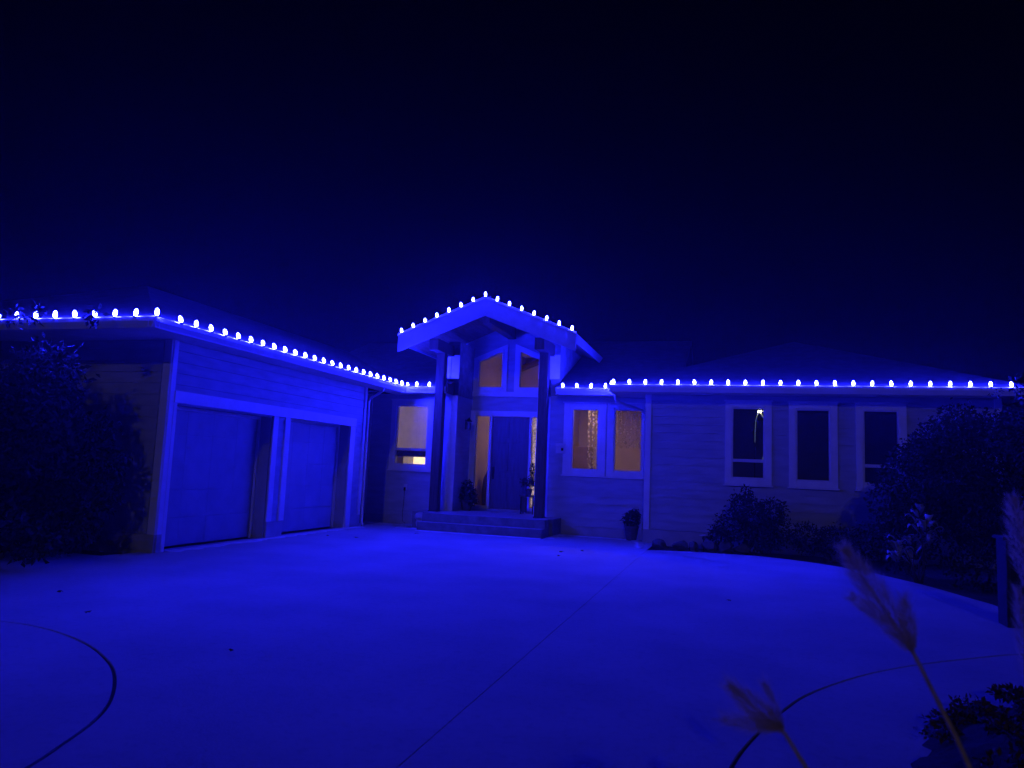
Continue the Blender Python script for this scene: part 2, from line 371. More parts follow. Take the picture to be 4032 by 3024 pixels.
# corner boards
for fr, a0, a1, z0, z1 in ((F_GS,10.09,10.2,.29,3.5),(F_GN,-9.07,-8.92,.29,3.5),(F_GS,16.88,17.01,.29,3.5),(F_RW,-1.96,-1.82,.31,3.5),(F_RW,5.36,5.5,.31,3.5),(F_EN,-9.75,-9.62,.21,3.5)):
    b = MB(); fr.box(b, a0, a1, .001, .045, z0, z1); b.build('corner_board', 'trim', house, .004)

# windows: part window (the casing) > frame, pane, sash_bar, sill
def window(fr, o, casing=.14, bar=None, cas=None, head=.13):
    a0, a1, z0, z1 = o; c = MB(); ca, cb = (casing, casing) if cas is None else cas
    fr.box(c, a0-ca, a0+.005, .001, .05, z0-.13, z1+head); fr.box(c, a1-.005, a1+cb, .001, .05, z0-.13, z1+head)
    fr.box(c, a0+.006, a1-.006, .001, .049, z1-.005, z1+head); fr.box(c, a0+.006, a1-.006, .001, .049, z0-.13, z0+.005)
    wn = c.build('window', 'trim', house, .004)
    f = MB(); e = .04
    for (p, q, r_, s_) in ((a0-.002,a0+e,z0,z1),(a1-e,a1+.002,z0,z1),(a0+e,a1-e,z1-e,z1),(a0+e,a1-e,z0,z0+e)): fr.box(f, p, q, -.09, .03, r_, s_)
    f.build('frame', 'plastic_white', wn, .003)
    if bar:
        b = MB(); fr.box(b, a0+e, a1-e, -.07, .022, bar-.035, bar+.035); b.build('sash_bar', 'plastic_white', wn, .003)
        for zz0, zz1 in ((z0+e, bar-.035), (bar+.035, z1-e)):
            g_ = MB(); fr.box(g_, a0+e, a1-e, -.05, -.044, zz0, zz1); g_.build('pane', 'window_glass', wn)
    else:
        g_ = MB(); fr.box(g_, a0+e, a1-e, -.05, -.044, z0+e, z1-e); g_.build('pane', 'window_glass', wn)
    s = MB(); fr.box(s, a0-ca-.03, a1+cb+.03, .001, .085, z0-.165, z0-.132); s.build('sill', 'trim', wn, .004)
    h = MB(); fr.box(h, a0-ca-.03, a1+cb+.03, .001, .07, z1+head+.001, z1+head+.03); h.build('head_trim', 'trim', wn, .004)
    return wn
window(F_EN, WL, bar=2.0)
window(F_EN, WA, cas=(.2, .17)); window(F_EN, WB, cas=(.16, .12))
window(F_RW, W1, bar=2.0); window(F_RW, W2); window(F_RW, W3, bar=1.98)
# upper porch windows with slanted heads
def slant(o, zl, zr, mirror):
    a0, a1, z0 = o[:3]; Y = 19.9
    def ring(e, dy0, dy1, name, mt, parent):
        b = MB()
        inner = [(a0, z0), (a1, z0), (a1, zr), (a0, zl)]
        cx, cz = (a0+a1)/2, (z0+(zl+zr)/2)/2
        sl = (zr-zl)/(a1-a0)
        outer = [(a0-e, z0-e), (a1+e, z0-e), (a1+e, zr+e*1.1+sl*e), (a0-e, zl+e*1.1-sl*e)]
        for i in range(4):
            j = (i+1) % 4
            b.prism([(inner[i][0],Y-dy0,inner[i][1]),(inner[j][0],Y-dy0,inner[j][1]),(outer[j][0],Y-dy0,outer[j][1]),(outer[i][0],Y-dy0,outer[i][1])], (0,-(dy1-dy0),0))
        o_ = b.build(name, mt, parent)
        bm = bmesh.new(); bm.from_mesh(o_.data); bmesh.ops.recalc_face_normals(bm, faces=bm.faces[:]); bm.to_mesh(o_.data); bm.free(); return o_
    wn = ring(.15, .001, .035, 'window', 'trim', house)
    ring(.05, .036, .055, 'frame', 'plastic_white', wn)
    g_ = MB().prism([(a0,Y+.05,z0),(a1,Y+.05,z0),(a1,Y+.05,zr),(a0,Y+.05,zl)], (0,.005,0)); g_.build('pane', 'window_glass', wn)
slant(UL, 4.60, 4.88, False); slant(UR, 4.88, 4.60, True)
# entrance: frame, door, sidelights, threshold
b = MB()
for a0, a1 in ((-7.13,-6.93),(-6.54,-6.46),(-5.37,-5.30),(-4.97,-4.842)): F_AL.box(b, a0, a1, -.12, .045 if a0 in (-7.13,-4.97) else .03, .42, 3.04)
F_AL.box(b, -7.13, -4.842, -.12, .05, 3.041, 3.19); F_AL.box(b, -7.13, -4.842, .001, .045, 3.60, 3.74)
b.build('door_frame', 'trim', house, .004)
b = MB(); F_AL.box(b, -6.98, -4.9, -.12, .16, .40, .455); b.build('threshold', 'steel', house, .005)
b = MB(); F_AL.box(b, -6.456, -5.374, -.10, -.05, .46, 3.035); dr = b.build('front_door', 'door_paint', house, .003)
for a0, a1, z0, z1 in ((-6.33,-5.97,.65,1.35),(-5.87,-5.5,.65,1.35),(-6.33,-5.97,1.5,2.3),(-5.87,-5.5,1.5,2.3),(-6.33,-5.97,2.42,2.9),(-5.87,-5.5,2.42,2.9)):
    p = MB(); F_AL.box(p, a0, a1, -.052, -.036, z0, z1); p.build('panel', 'door_paint', dr, .012)
p = MB(); F_AL.box(p, -6.42, -6.36, -.05, -.02, 1.28, 1.62); p.tube([F_AL.pt(-6.39,.0,1.32), F_AL.pt(-6.39,.05,1.36), F_AL.pt(-6.39,.05,1.5), F_AL.pt(-6.39,0,1.54)], .012); p.build('handle', 'black_metal', dr)
for a0, a1 in ((-6.93,-6.54),(-5.30,-4.97)):
    g_ = MB(); F_AL.box(g_, a0, a1, -.07, -.064, .53, 3.04); g_.build('sidelight', 'window_glass', house)
b = MB(); F_AL.box(b, -6.93, -6.54, -.1, 0.0, .455, .53); F_AL.box(b, -5.30, -4.97, -.1, 0.0, .455, .53); b.build('sidelight_base', 'trim', house)

# garage doors: recessed sectional doors with casings
for (a0, a1, z0, z1), nm in ((D1, 1), (D2, 2)):
    gd = MB(); F_GS.box(gd, a0+.021, a1-.021, -.35, -.31, .02, z1-.022); gdo = gd.build('garage_door', 'garage_paint', house)
    n = 5; h = (z1-.05)/n
    for i in range(n):
        for k in range(4):
            wdt = (a1-a0)/4
            p = MB(); F_GS.box(p, a0+k*wdt+(.021 if k == 0 else .001), a0+(k+1)*wdt-(.021 if k == 3 else .001), -.309, -.292, .03+i*h, .03+(i+1)*h-.006)
            p.build('panel', 'garage_paint', gdo, .002)
    sp = MB(); F_GS.box(sp, a1-.065, a1-.021, -.29, -.24, 0, z1-.08); F_GS.box(sp, a0+.021, a0+.065, -.29, -.24, 0, z1-.08); F_GS.box(sp, a0+.021, a1-.021, -.29, -.24, z1-.079, z1-.021)
    sp.build('door_stop', 'plastic_white', house, .003)
    jb = MB(); F_GS.box(jb, a1-.02, a1-.002, -.36, .0, 0, z1-.021); F_GS.box(jb, a0+.002, a0+.02, -.36, .0, 0, z1-.021); F_GS.box(jb, a0+.002, a1-.002, -.36, .0, z1-.02, z1-.002)
    jb.build('door_jamb', 'garage_paint', house)
tr = MB(); F_GS.box(tr, 10.201, 16.5, .001, .06, 2.46, 2.66)
tr.build('garage_header_trim', 'trim', house, .004)
for a0, a1, z0 in ((10.201,10.28,.0),(13.05,13.22,.33),(13.46,13.65,.33),(16.25,16.48,.0)):
    b = MB(); F_GS.box(b, a0, a1, .001, .05, z0, 2.459); b.build('garage_door_casing', 'trim', house, .004)

# roofs: slabs with thickness
def roof(poly, t=.13, name='roof'):
    b = MB().prism([(x, y, z-t) for x, y, z in poly], (0, 0, t)); o = b.build(name, 'shingle', house)
    bm = bmesh.new(); bm.from_mesh(o.data); bmesh.ops.recalc_face_normals(bm, faces=bm.faces[:]); bm.to_mesh(o.data); bm.free(); return o
E0 = 3.67; S = .4
roof([(-8.42,9.07,E0),(-8.42,28,E0),(-12.5,28,E0+S*4.08),(-12.5,13.15,E0+S*4.08)])
roof([(-16.58,9.07,E0),(-8.42,9.07,E0),(-12.5,13.15,E0+S*4.08)])
roof([(-16.58,9.07,E0),(-12.5,13.15,E0+S*4.08),(-12.5,28,E0+S*4.08),(-16.58,28,E0)])
ez = lambda y: E0+S*(y-18.17)
roof([(-12.4,18.17,ez(18.17)),(-7.22,18.17,ez(18.17)),(-7.22,18.71,ez(18.71)),(-7.44,18.71,ez(18.71)),(-7.44,22.5,ez(22.5)),(-4.27,22.5,ez(22.5)),(-4.27,18.17,ez(18.17)),(-1.2,18.17,ez(18.17)),(-1.2,23.5,ez(23.5)),(-12.4,23.5,ez(23.5))])
roof([(-12.4,23.5,ez(23.5)),(-1.2,23.5,ez(23.5)),(-1.2,28,ez(23.5)-1.8),(-12.4,28,ez(23.5)-1.8)])
roof([(-2.73,17.32,E0),(6.08,17.32,E0),(1.675,21.725,E0+S*4.405)])
roof([(-2.73,17.32,E0),(1.675,21.725,E0+S*4.405),(1.675,28,E0+S*4.405),(-2.73,28,E0)])
roof([(6.08,17.32,E0),(6.08,28,E0),(1.675,28,E0+S*4.405),(1.675,21.725,E0+S*4.405)])
# soffits
sf = MB()
sf.box(-8.95+.001, -8.5, 9.15, 18.7, 3.5, 3.525); sf.box(-16.5, -8.951, 9.15, 10.09, 3.5, 3.525)
sf.box(-8.499, -7.22, 18.2, 18.71, 3.5, 3.525); sf.box(-4.27, -2.7, 18.2, 18.71, 3.5, 3.525)
sf.box(-2.68, 6.0, 17.4, 17.89, 3.5, 3.525); sf.box(-2.68, -1.96, 17.891, 18.71, 3.5, 3.525); sf.box(5.49, 6.0, 17.9, 26, 3.5, 3.525)
sf.build('soffit', 'smooth_panel', house)
b = MB(); b.box(-7.219, -7.195, 18.17, 18.7, 3.5, 3.78); b.prism([(-7.219,18.17,3.66),(-7.219,18.7,3.66),(-7.219,18.7,3.9)], (.024,0,0)); b.build('eave_end', 'timber', house)
# gutters: K profile swept along the eaves
def gutter(p0, p1, n):                                     # n = outward direction (unit), top at 3.67
    p0, p1, n = Vector(p0), Vector(p1), Vector(n)
    prof = [(-.12, 3.50), (-.035, 3.50), (-.03, 3.53), (0, 3.60), (0, 3.66), (-.012, 3.675), (-.02, 3.66), (-.02, 3.612), (-.048, 3.515), (-.11, 3.515), (-.11, 3.66), (-.12, 3.66)]
    b = MB(); b.prism([tuple(p0+n*o+Vector((0,0,z))) for o, z in prof], p1-p0); o = b.build('gutter', 'gutter_metal', house)
    bm = bmesh.new(); bm.from_mesh(o.data); bmesh.ops.recalc_face_normals(bm, faces=bm.faces[:]); bm.to_mesh(o.data); bm.free()
gutter((-8.38, 9.03, 0), (-8.38, 18.17, 0), (1,0,0)); gutter((-16.6, 9.03, 0), (-8.39, 9.03, 0), (0,-1,0))
gutter((-8.38, 18.13, 0), (-7.24, 18.13, 0), (0,-1,0)); gutter((-4.25, 18.13, 0), (-2.78, 18.13, 0), (0,-1,0))
gutter((-2.76, 17.29, 0), (6.1, 17.29, 0), (0,-1,0)); gutter((-2.77, 17.3, 0), (-2.77, 18.12, 0), (-1,0,0))
# downpipes
def pipe(pts): MB().tube(pts, .032, 10).build('downpipe', 'gutter_metal', house, smooth=True)
pipe([(-8.46,17.0,3.5),(-8.5,17.02,3.42),(-8.84,17.04,3.22),(-8.88,17.05,3.15),(-8.88,17.05,.12),(-8.8,17.0,.04)])
pipe([(-2.72,18.0,3.5),(-2.72,18.02,3.4),(-2.66,18.1,3.33),(-2.1,18.58,3.16),(-2.02,18.64,3.08),(-2.02,18.64,.15)])

# porch gable
RX, RZ, HW, Y0 = -5.97, 5.86, 2.34, 17.42
def gz(x): return RZ - S*abs(x-RX)
for sgn in (-1, 1):
    e = RX+sgn*HW
    roof([(RX,Y0,RZ),(e,Y0,gz(e)),(e,22.6,gz(e)),(RX,22.6,RZ)], .12, 'porch_roof')
    b = MB().prism([(RX,17.37,RZ+.012),(e+sgn*.015,17.37,gz(e+sgn*.015)+.012),(e+sgn*.015,17.37,gz(e)-.43),(e-sgn*.1,17.37,gz(e-sgn*.1)-.44),(RX,17.37,RZ-.46)], (0,.045,0))
    o = b.build('barge_board', 'barge_paint', house)
    b2 = MB().prism([(RX,17.35,RZ+.035),(e+sgn*.03,17.35,gz(e)+.03),(e+sgn*.03,17.35,gz(e)-.02),(RX,17.35,RZ-.015)], (0,.019,0)); o2 = b2.build('roof_edge_trim', 'trim', house)
    b3 = MB().box(min(e, e+sgn*.03), max(e, e+sgn*.03), 17.42, 22.2, gz(e)-.22, gz(e)-.005); b3.build('side_fascia', 'barge_paint', house)
    for q in (o, o2):
        bm = bmesh.new(); bm.from_mesh(q.data); bmesh.ops.recalc_face_normals(bm, faces=bm.faces[:]); bm.to_mesh(q.data); bm.free()
    lin = MB().prism([(RX,17.43,RZ-.125),(e,17.43,gz(e)-.125),(e,17.43,gz(e)-.15),(RX,17.43,RZ-.15)], (0,4.6,0)); ceil = lin.build('porch_ceiling', 'plank_wood', house)
    k = 16
    for i in range(k):
        x0 = RX+sgn*(HW*i/k+.004); x1 = RX+sgn*(HW*(i+1)/k-.004)
        p = MB().prism([(x0,17.43,gz(x0)-.151),(x1,17.43,gz(x1)-.151),(x1,17.43,gz(x1)-.168),(x0,17.43,gz(x0)-.168)], (0,2.46,0)); q = p.build('plank', 'plank_wood', ceil)
        bm = bmesh.new(); bm.from_mesh(q.data); bmesh.ops.recalc_face_normals(bm, faces=bm.faces[:]); bm.to_mesh(q.data); bm.free()
MB().box(RX-.11, RX+.11, 17.5, 19.88, 5.24, 5.66).build('ridge_beam', 'timber', house, .012)
for x in (-7.385, -4.565):
    MB().box(x-.125, x+.125, 17.55, 18.85, 4.56, 4.86).build('side_beam', 'timber', house, .012)
    MB().box(x-.115, x+.115, 18.05, 18.28, .4, 4.56).build('porch_post', 'timber', house, .012)
    MB().box(x-.13, x+.13, 18.035, 18.295, .4, .43).build('post_base', 'black_metal', house, .003)
    sg = 1 if x < RX else -1
    arc = [(x+sg*(.12+.75*math.sin(a)), 18.165, 4.62+.42*(1-math.cos(a))*1.0-.3*(1-math.sin(a))) for a in np.linspace(0, 1.45, 8)]

# porch floor and steps
ps = empty('porch_steps', 'low concrete porch steps with frost dusted treads below the front door', 'steps')
def stepbox(name, x0, x1, y0, y1, z0, z1):
    MB().box(x0, x1, y0, y1, z0, z1).build(name, 'step_concrete', ps, .012)
    if name == 'step' or name == 'landing':
        # dusting of frost on the tread
        b = MB(); nx = 60; ny = 8
        for j in range(ny+1):
            for i in range(nx+1):
                ed = .012*random.random() if j == 0 else 0
                b.v.append((x0+.012+(x1-x0-.024)*i/nx, y0+.01+ed+(y1-y0-.02)*j/ny, z1+.004+.004*random.random()))
        b.f = [(j*(nx+1)+i, j*(nx+1)+i+1, (j+1)*(nx+1)+i+1, (j+1)*(nx+1)+i) for j in range(ny) for i in range(nx)]
        o = b.build('frost_dusting', 'concrete', ps, smooth=True); tag(o, kind='stuff')
stepbox('step', -7.35, -4.2, 17.0, 17.3, -.05, .2)
stepbox('step', -7.35, -4.2, 17.301, 17.75, -.05, .4)
stepbox('landing', -7.82, -4.12, 17.751, 18.71, -.05, .4)
MB().box(-7.09, -4.85, 18.712, 19.74, .0, .398).build('alcove_floor', 'concrete', ps)

# ------------------------------------------------------------------ rooms behind the windows (parts of the house)
def room(x0, x1, y0, y1, z0, z1, mt, open_front=True):
    t = .05
    b = MB(); b.box(x0, x1, y1, y1+t, z0, z1); b.box(x0-t, x0, y0, y1, z0, z1); b.box(x1, x1+t, y0, y1, z0, z1)
    b.box(x0, x1, y0, y1, z0-t, z0); b.box(x0, x1, y0, y1, z1, z1+t); b.build('interior_wall', mt, house)
room(-9.5, -7.5, 18.89, 21.5, .45, 3.4, 'room_wall')
room(-4.35, -2.05, 18.89, 21.8, .45, 3.4, 'room_wall')
room(-1.7, 5.2, 18.07, 21.5, .45, 3.42, 'room_dark')
room(-7.0, -4.9, 20.07, 23.2, .45, 5.22, 'room_wall')
for x in (-6.6, -5.6): MB().box(x, x+.14, 20.2, 23.19, 5.0, 5.2).build('ceiling_beam', 'room_beam', house)
for xa, xb, za, zb in ((-6.99,-5.98,4.6,5.0),(-5.96,-4.91,5.0,4.6)): MB().prism([(xa,22.9,za),(xb,22.9,zb),(xb,22.9,zb+.14),(xa,22.9,za+.14)], (0,.25,0)).build('ceiling_beam', 'room_beam', house)
MB().box(-9.45, -7.55, 20.9, 21.49, .46, 1.45).build('kitchen_counter', 'room_beam', house)
def globe(c, r, mt, label, strengthless=False, rod=None):
    o = empty('pendant_lamp', label, 'lamp')
    prof = [(r*math.sin(a), -r*math.cos(a)) for a in np.linspace(0, math.pi, 9)]
    MB()._lathe(prof, c, 14).build('globe', mt, o, smooth=True)
    MB().tube([(c[0],c[1],c[2]+r), (c[0],c[1],rod)], .008, 6).build('rod', 'black_metal', o)
globe((-5.25, 21.4, 2.9), .10, 'room_lamp', 'small warm pendant lamp glowing in the entrance hall behind the front door', rod=4.5)
cl = empty('ceiling_lamp', 'flat round ceiling lamp inside the curtained room right of the porch', 'lamp')
MB()._lathe([(.16,0),(.18,.02),(.18,.025)], (-3.85, 19.35, 3.35), 16).build('diffuser', 'room_lamp_dim', cl)
MB()._lathe([(.19,0),(.19,.02)], (-3.85, 19.35, 3.377), 16).build('rim', 'black_metal', cl)
# roller blind and added glowing boxes for the bright kitchen behind the left window
bl = empty('roller_blind', 'pale roller blind glowing with painted-in room light, drawn down behind the window left of the porch', 'blind')
MB().box(-8.86, -8.245, 18.80, 18.806, 2.03, 3.2).build('fabric', 'blind_glow', bl)
MB().box(-8.238, -7.91, 18.80, 18.806, 2.03, 3.2).build('fabric', 'blind_glow', bl)
MB().box(-8.86, -7.91, 18.795, 18.815, 1.80, 1.955).build('valance', 'fabric_dark', bl)
tl = empty('glow_box', 'wide cream glowing box added in place of the bright kitchen in the lower pane of the window left of the porch', 'lamp')
MB().box(-8.42, -7.93, 18.98, 19.2, 1.56, 1.83).build('glow_body', 'kitchen_glow', tl, .02)
MB().box(-8.24, -8.10, 19.02, 19.12, .46, 1.559).build('stand', 'black_metal', tl)
cb = empty('wall_cabinet', 'beige cabinet with painted-in kitchen light beside the cream glowing box in the lower window pane', 'cabinet')
MB().box(-8.78, -8.44, 19.1, 19.3, .46, 1.84).build('body', 'cabinet_glow', cb, .01)
MB().box(-8.74, -8.62, 19.085, 19.098, 1.0, 1.8).build('cabinet_door', 'cabinet_glow', cb, .004)
bk = empty('bookcase', 'tall dark bookcase standing inside the first window right of the porch', 'bookcase')
MB().box(-4.3, -3.75, 20.6, 20.95, .46, 2.28).build('carcass', 'room_beam', bk)
for z in (.8, 1.2, 1.6, 2.0): MB().box(-4.26, -3.79, 20.585, 20.6, z, z+.03).build('shelf', 'fabric_dark', bk)
hc = empty('coat_stand', 'dark coats hanging behind the sidelight left of the front door', 'coat stand')
MB()._lathe([(.2,0),(.22,.4),(.19,.8),(.1,1.0),(.03,1.12)], (-6.98+.25, 20.7, .46), 14).build('coat', 'fabric_dark', hc, smooth=True)
MB().tube([(-6.73,20.7,.46),(-6.73,20.7,1.75)], .015, 6).build('pole', 'black_metal', hc)
# lace curtains
def lace(x0, x1, z0, z1, y, label, amp=.02, wl=.09, mt='lace', folds=True):
    b = MB(); n = int((x1-x0)/.012)
    for i in range(n+1):
        x = x0+(x1-x0)*i/n; yy = y+amp*math.sin(2*math.pi*x/wl)+.006*math.sin(x*61)
        b.v += [(x, yy, z0+.03*math.sin(x*38)), (x, yy*1.0, z1)]
    b.f = [(2*i, 2*i+2, 2*i+3, 2*i+1) for i in range(n)]
    s = b.build('curtain', mt, smooth=True); tag(s, label, 'curtain', 'curtains behind the lit windows')
    md = s.modifiers.new('thickness', 'SOLIDIFY'); md.thickness = .0015
lace(-3.55, -3.23, 1.66, 3.18, 18.97, 'lace curtain gathered at right side of the first window right of the porch')
lace(-2.82, -2.13, 2.25, 3.18, 18.97, 'half length lace curtain across the window nearest the right wing corner')
lace(-5.29, -4.98, .55, 3.02, 20.02, 'patterned lace panel with painted-in hall light in the sidelight right of the front door', .004, .2, 'lace_glow')
st = empty('arc_lamp', 'arched lamp with a bright head shining in the first window of the right wing', 'lamp')
P = lambda a0, a1: None
MB()._lathe([(.001,-.022),(.035,-.016),(.05,0),(.035,.016),(.001,.022)], (.66, 18.4, 3.18), 12).build('lamp_head', 'arc_lamp_bulb', st, smooth=True)
arcp = [(.66+.16*math.sin(a*1.0)*1.1, 18.42+.05*a, 3.16-.55*(a/1.6)**1.3) for a in np.linspace(0, 2.9, 14)]
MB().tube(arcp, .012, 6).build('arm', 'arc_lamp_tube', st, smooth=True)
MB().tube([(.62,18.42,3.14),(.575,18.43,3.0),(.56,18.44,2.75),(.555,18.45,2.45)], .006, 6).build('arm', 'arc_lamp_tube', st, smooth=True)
MB().tube([(.555,18.45,2.45),(.555,18.45,.5)], .012, 6).build('pole', 'black_metal', st)
MB()._lathe([(.14,0),(.14,.03),(.02,.05)], (.555, 18.45, .46), 16).build('base', 'black_metal', st)

# ------------------------------------------------------------------ roofline light strings
def bulb_mesh():
    prof = [(.014,-.062),(.027,-.045),(.034,-.02),(.035,.008),(.028,.038),(.015,.060),(.002,.068)]
    b = MB()._lathe(prof, (0,0,0), 10); me = bpy.data.meshes.new('bulb'); me.from_pydata(b.v, [], b.f); me.materials.append(M['bulb_glow'])
    me.polygons.foreach_set('use_smooth', [True]*len(me.polygons)); me.update(); return me
def sock_mesh():
    b = MB()._lathe([(.029,-.010),(.030,0),(.030,.012),(.014,.022)], (0,0,-.084), 12)
    me = bpy.data.meshes.new('socket'); me.from_pydata(b.v, [], b.f); me.materials.append(M['cord_green'])
    me.update(); return me
BM_, SM_ = bulb_mesh(), sock_mesh()
def light_string(label, pts, tilt):
    root = empty('light_string', label, 'string lights', 'blue bulb strings along the roof edge')
    for i, p in enumerate(pts):
        o = bpy.data.objects.new('bulb', BM_); col.objects.link(o); o.parent = root; o.location = p
        t_ = tilt(i) if callable(tilt) else tilt
        o.rotation_euler = (t_[0]+random.uniform(-.13,.13), t_[1]+random.uniform(-.13,.13), 0)
        o.scale = (.87, .87, .87)
        s = bpy.data.objects.new('socket', SM_); col.objects.link(s); s.parent = o
    cp = []
    for a, b_ in zip(pts, pts[1:]):
        a, b_ = Vector(a), Vector(b_); 
        for k in range(4): q = a.lerp(b_, k/4); cp.append((q.x, q.y, q.z-.07-.006*math.sin(math.pi*k/4)))
    e = Vector(pts[-1]); cp.append((e.x, e.y, e.z-.07))
    MB().tube(cp, .0045, 5).build('cord', 'cord_green', root)
    return root
BZ = 3.732
light_string('blue bulbs along the side gutter above the two garage doors', [(-8.395, 9.59+.3625*i, BZ) for i in range(25)], (0, -.32))
light_string('blue bulbs along the front gutter of the garage, half hidden by leaves', [(-8.36-.395*i, 9.045, BZ) for i in range(11)], (0, 0))
light_string('short run of blue bulbs on the gutter left of the porch post', [(-8.07, 18.15, BZ), (-7.71, 18.15, BZ), (-7.35, 18.15, BZ)], (0, .1))
gp = [(RX+(.323*i if i else 0), 17.35, RZ+.085-S*.323*abs(i)) for i in range(-7, 8)]
light_string('blue bulbs standing along both slopes of the porch gable', gp, lambda i: (0, -.14 if i < 7 else (.06 if i > 7 else -.05)))
light_string('four blue bulbs on the gutter between the porch and the right wing', [(-4.07+.36*i, 18.15, BZ) for i in range(4)] + [(-2.755, 18.0, BZ), (-2.755, 17.60, BZ)], (0, 0))
light_string('blue bulbs along the straight gutter over the three dark windows', [(-2.66+.3715*i, 17.31, BZ) for i in range(24)], (0, 0))

# ------------------------------------------------------------------ small things on the house
mbx = empty('mailbox', 'small white mailbox on the wall right of the porch', 'mailbox')
F = MB(); F_EN.box(F, -4.30, -4.06, .03, .12, 2.03, 2.27); F.build('body', 'plastic_white', mbx, .01)
F = MB(); F_EN.box(F, -4.31, -4.05, .03, .135, 2.20, 2.29); F.build('lid', 'plastic_white', mbx, .01)
F = MB(); F_EN.box(F, -4.16, -4.10, .12, .13, 2.10, 2.17); F.build('slot_cover', 'black_metal', mbx, .004)
ou = empty('wall_outlet', 'small pale outlet cover with dark plug on the wall under the left window', 'outlet')
F = MB(); F_EN.box(F, -8.52, -8.42, .027, .05, .90, 1.06); F.build('cover', 'plastic_white', ou, .005)
F = MB(); F_EN.box(F, -8.50, -8.455, .051, .09, .88, .97); F.build('plug', 'black_metal', ou, .004)
tag(MB().tube([F_EN.pt(-8.48,.07,.88), F_EN.pt(-8.485,.06,.6), F_EN.pt(-8.5,.07,.3), F_EN.pt(-8.46,.12,.06), F_EN.pt(-8.3,.3,.03)], .006, 6).build('power_cord', 'cord_green'), 'thin dark cord hanging from the outlet under the left window', 'cord')
ln = empty('wall_lantern', 'dark wall lantern on the side wall left of the front door', 'lantern')
lx, ly, lz = -7.0, 19.45, 2.72
MB().box(-7.098, -7.08, ly-.05, ly+.05, lz-.1, lz+.18).build('back_plate', 'black_metal', ln, .004)
MB()._lathe([(.10,0),(.02,.09),(.01,.12)], (lx, ly, lz+.12), 12).build('hood', 'black_metal', ln)
MB()._lathe([(.055,-.1),(.065,.1)], (lx, ly, lz), 12).build('lantern_glass', 'window_glass', ln)
MB()._lathe([(.02,-.15),(.06,-.12),(.06,-.1)], (lx, ly, lz), 12).build('lantern_base', 'steel', ln)
MB().tube([(-7.085,ly,lz+.1),(-7.04,ly,lz+.2),(lx,ly,lz+.22)], .01, 6).build('arm', 'black_metal', ln)

# foliage helper ------------------------------------------------------------
def leaves(name, blobs, n, size, mt, parent=None, droop=.3, seed=1, aspect=.5, shell=.55):
    r = np.random.default_rng(seed); B = np.array(blobs, float); vol = np.cbrt(B[:,3]*B[:,4]*B[:,5])**2.2; pr = vol/vol.sum()
    idx = r.choice(len(B), n, p=pr); d = r.normal(size=(n,3)); d /= np.linalg.norm(d,axis=1)[:,None]
    rad = shell+(1-shell)*r.random(n)**.7; rad *= (1+.16*r.normal(size=n)).clip(.5,1.35)
    c = B[idx,:3]+d*rad[:,None]*B[idx,3:6]
    ax = d*.6+r.normal(size=(n,3))*.6; ax[:,2] -= droop; ax /= np.linalg.norm(ax,axis=1)[:,None]
    sd_ = np.cross(ax, r.normal(size=(n,3))); sd_ /= np.linalg.norm(sd_,axis=1)[:,None]
    nr = np.cross(ax, sd_)
    L = size*(.6+.8*r.random(n))[:,None]; W = L*aspect
    P0 = c; P1 = c+ax*L*.45+sd_*W*.5-nr*L*.06; P2 = c+ax*L+nr*L*.12; P3 = c+ax*L*.45-sd_*W*.5-nr*L*.06; P4 = c+ax*L*.5+nr*L*.05
    V = np.stack([P0,P1,P2,P3,P4],1).reshape(-1,3); k = np.arange(n)*5
    F_ = np.stack([k,k+1,k+4, k+1,k+2,k+4, k+2,k+3,k+4, k+3,k,k+4],1).reshape(-1,3)
    me = bpy.data.meshes.new(name); me.vertices.add(len(V)); me.vertices.foreach_set('co', V.ravel())
    me.loops.add(F_.size); me.loops.foreach_set('vertex_index', F_.ravel()); me.polygons.add(len(F_)); me.polygons.foreach_set('loop_start', np.arange(len(F_))*3)
    me.update(calc_edges=True); me.materials.append(M[mt]); o = bpy.data.objects.new(name, me); col.objects.link(o)
    if parent: o.parent = parent
    o['kind'] = 'stuff'
    return o
def limb(mb, a, b, r0_, r1_, wob=.08, n=6):
    a, b = Vector(a), Vector(b); pts = []
    for i in range(n+1):
        q = a.lerp(b, i/n)
        if 0 < i < n: q += Vector((random.uniform(-wob,wob), random.uniform(-wob,wob), random.uniform(-wob,wob)*.5))
        pts.append(q)
    mb.tube(pts, [r0_+(r1_-r0_)*i/n for i in range(n+1)], 7); return pts
def tree(name, label, cat, base, stems, blobs, n, size, mt='leaf_dark', seed=1, aspect=.5, group=None, droop=.3):
    root = empty(name, label, cat, group)
    t = MB()
    for s in stems:
        limb(t, base, s, .07, .03)
        near = sorted(blobs, key=lambda q: (Vector(q[:3])-Vector(s)).length)[:4]
        for q in near: limb(t, s, q[:3], .03, .008)
    t.build('trunk', 'bark', root, smooth=True)
    leaves('crown', blobs, n, size, mt, root, seed=seed, aspect=aspect, droop=droop)
    return root
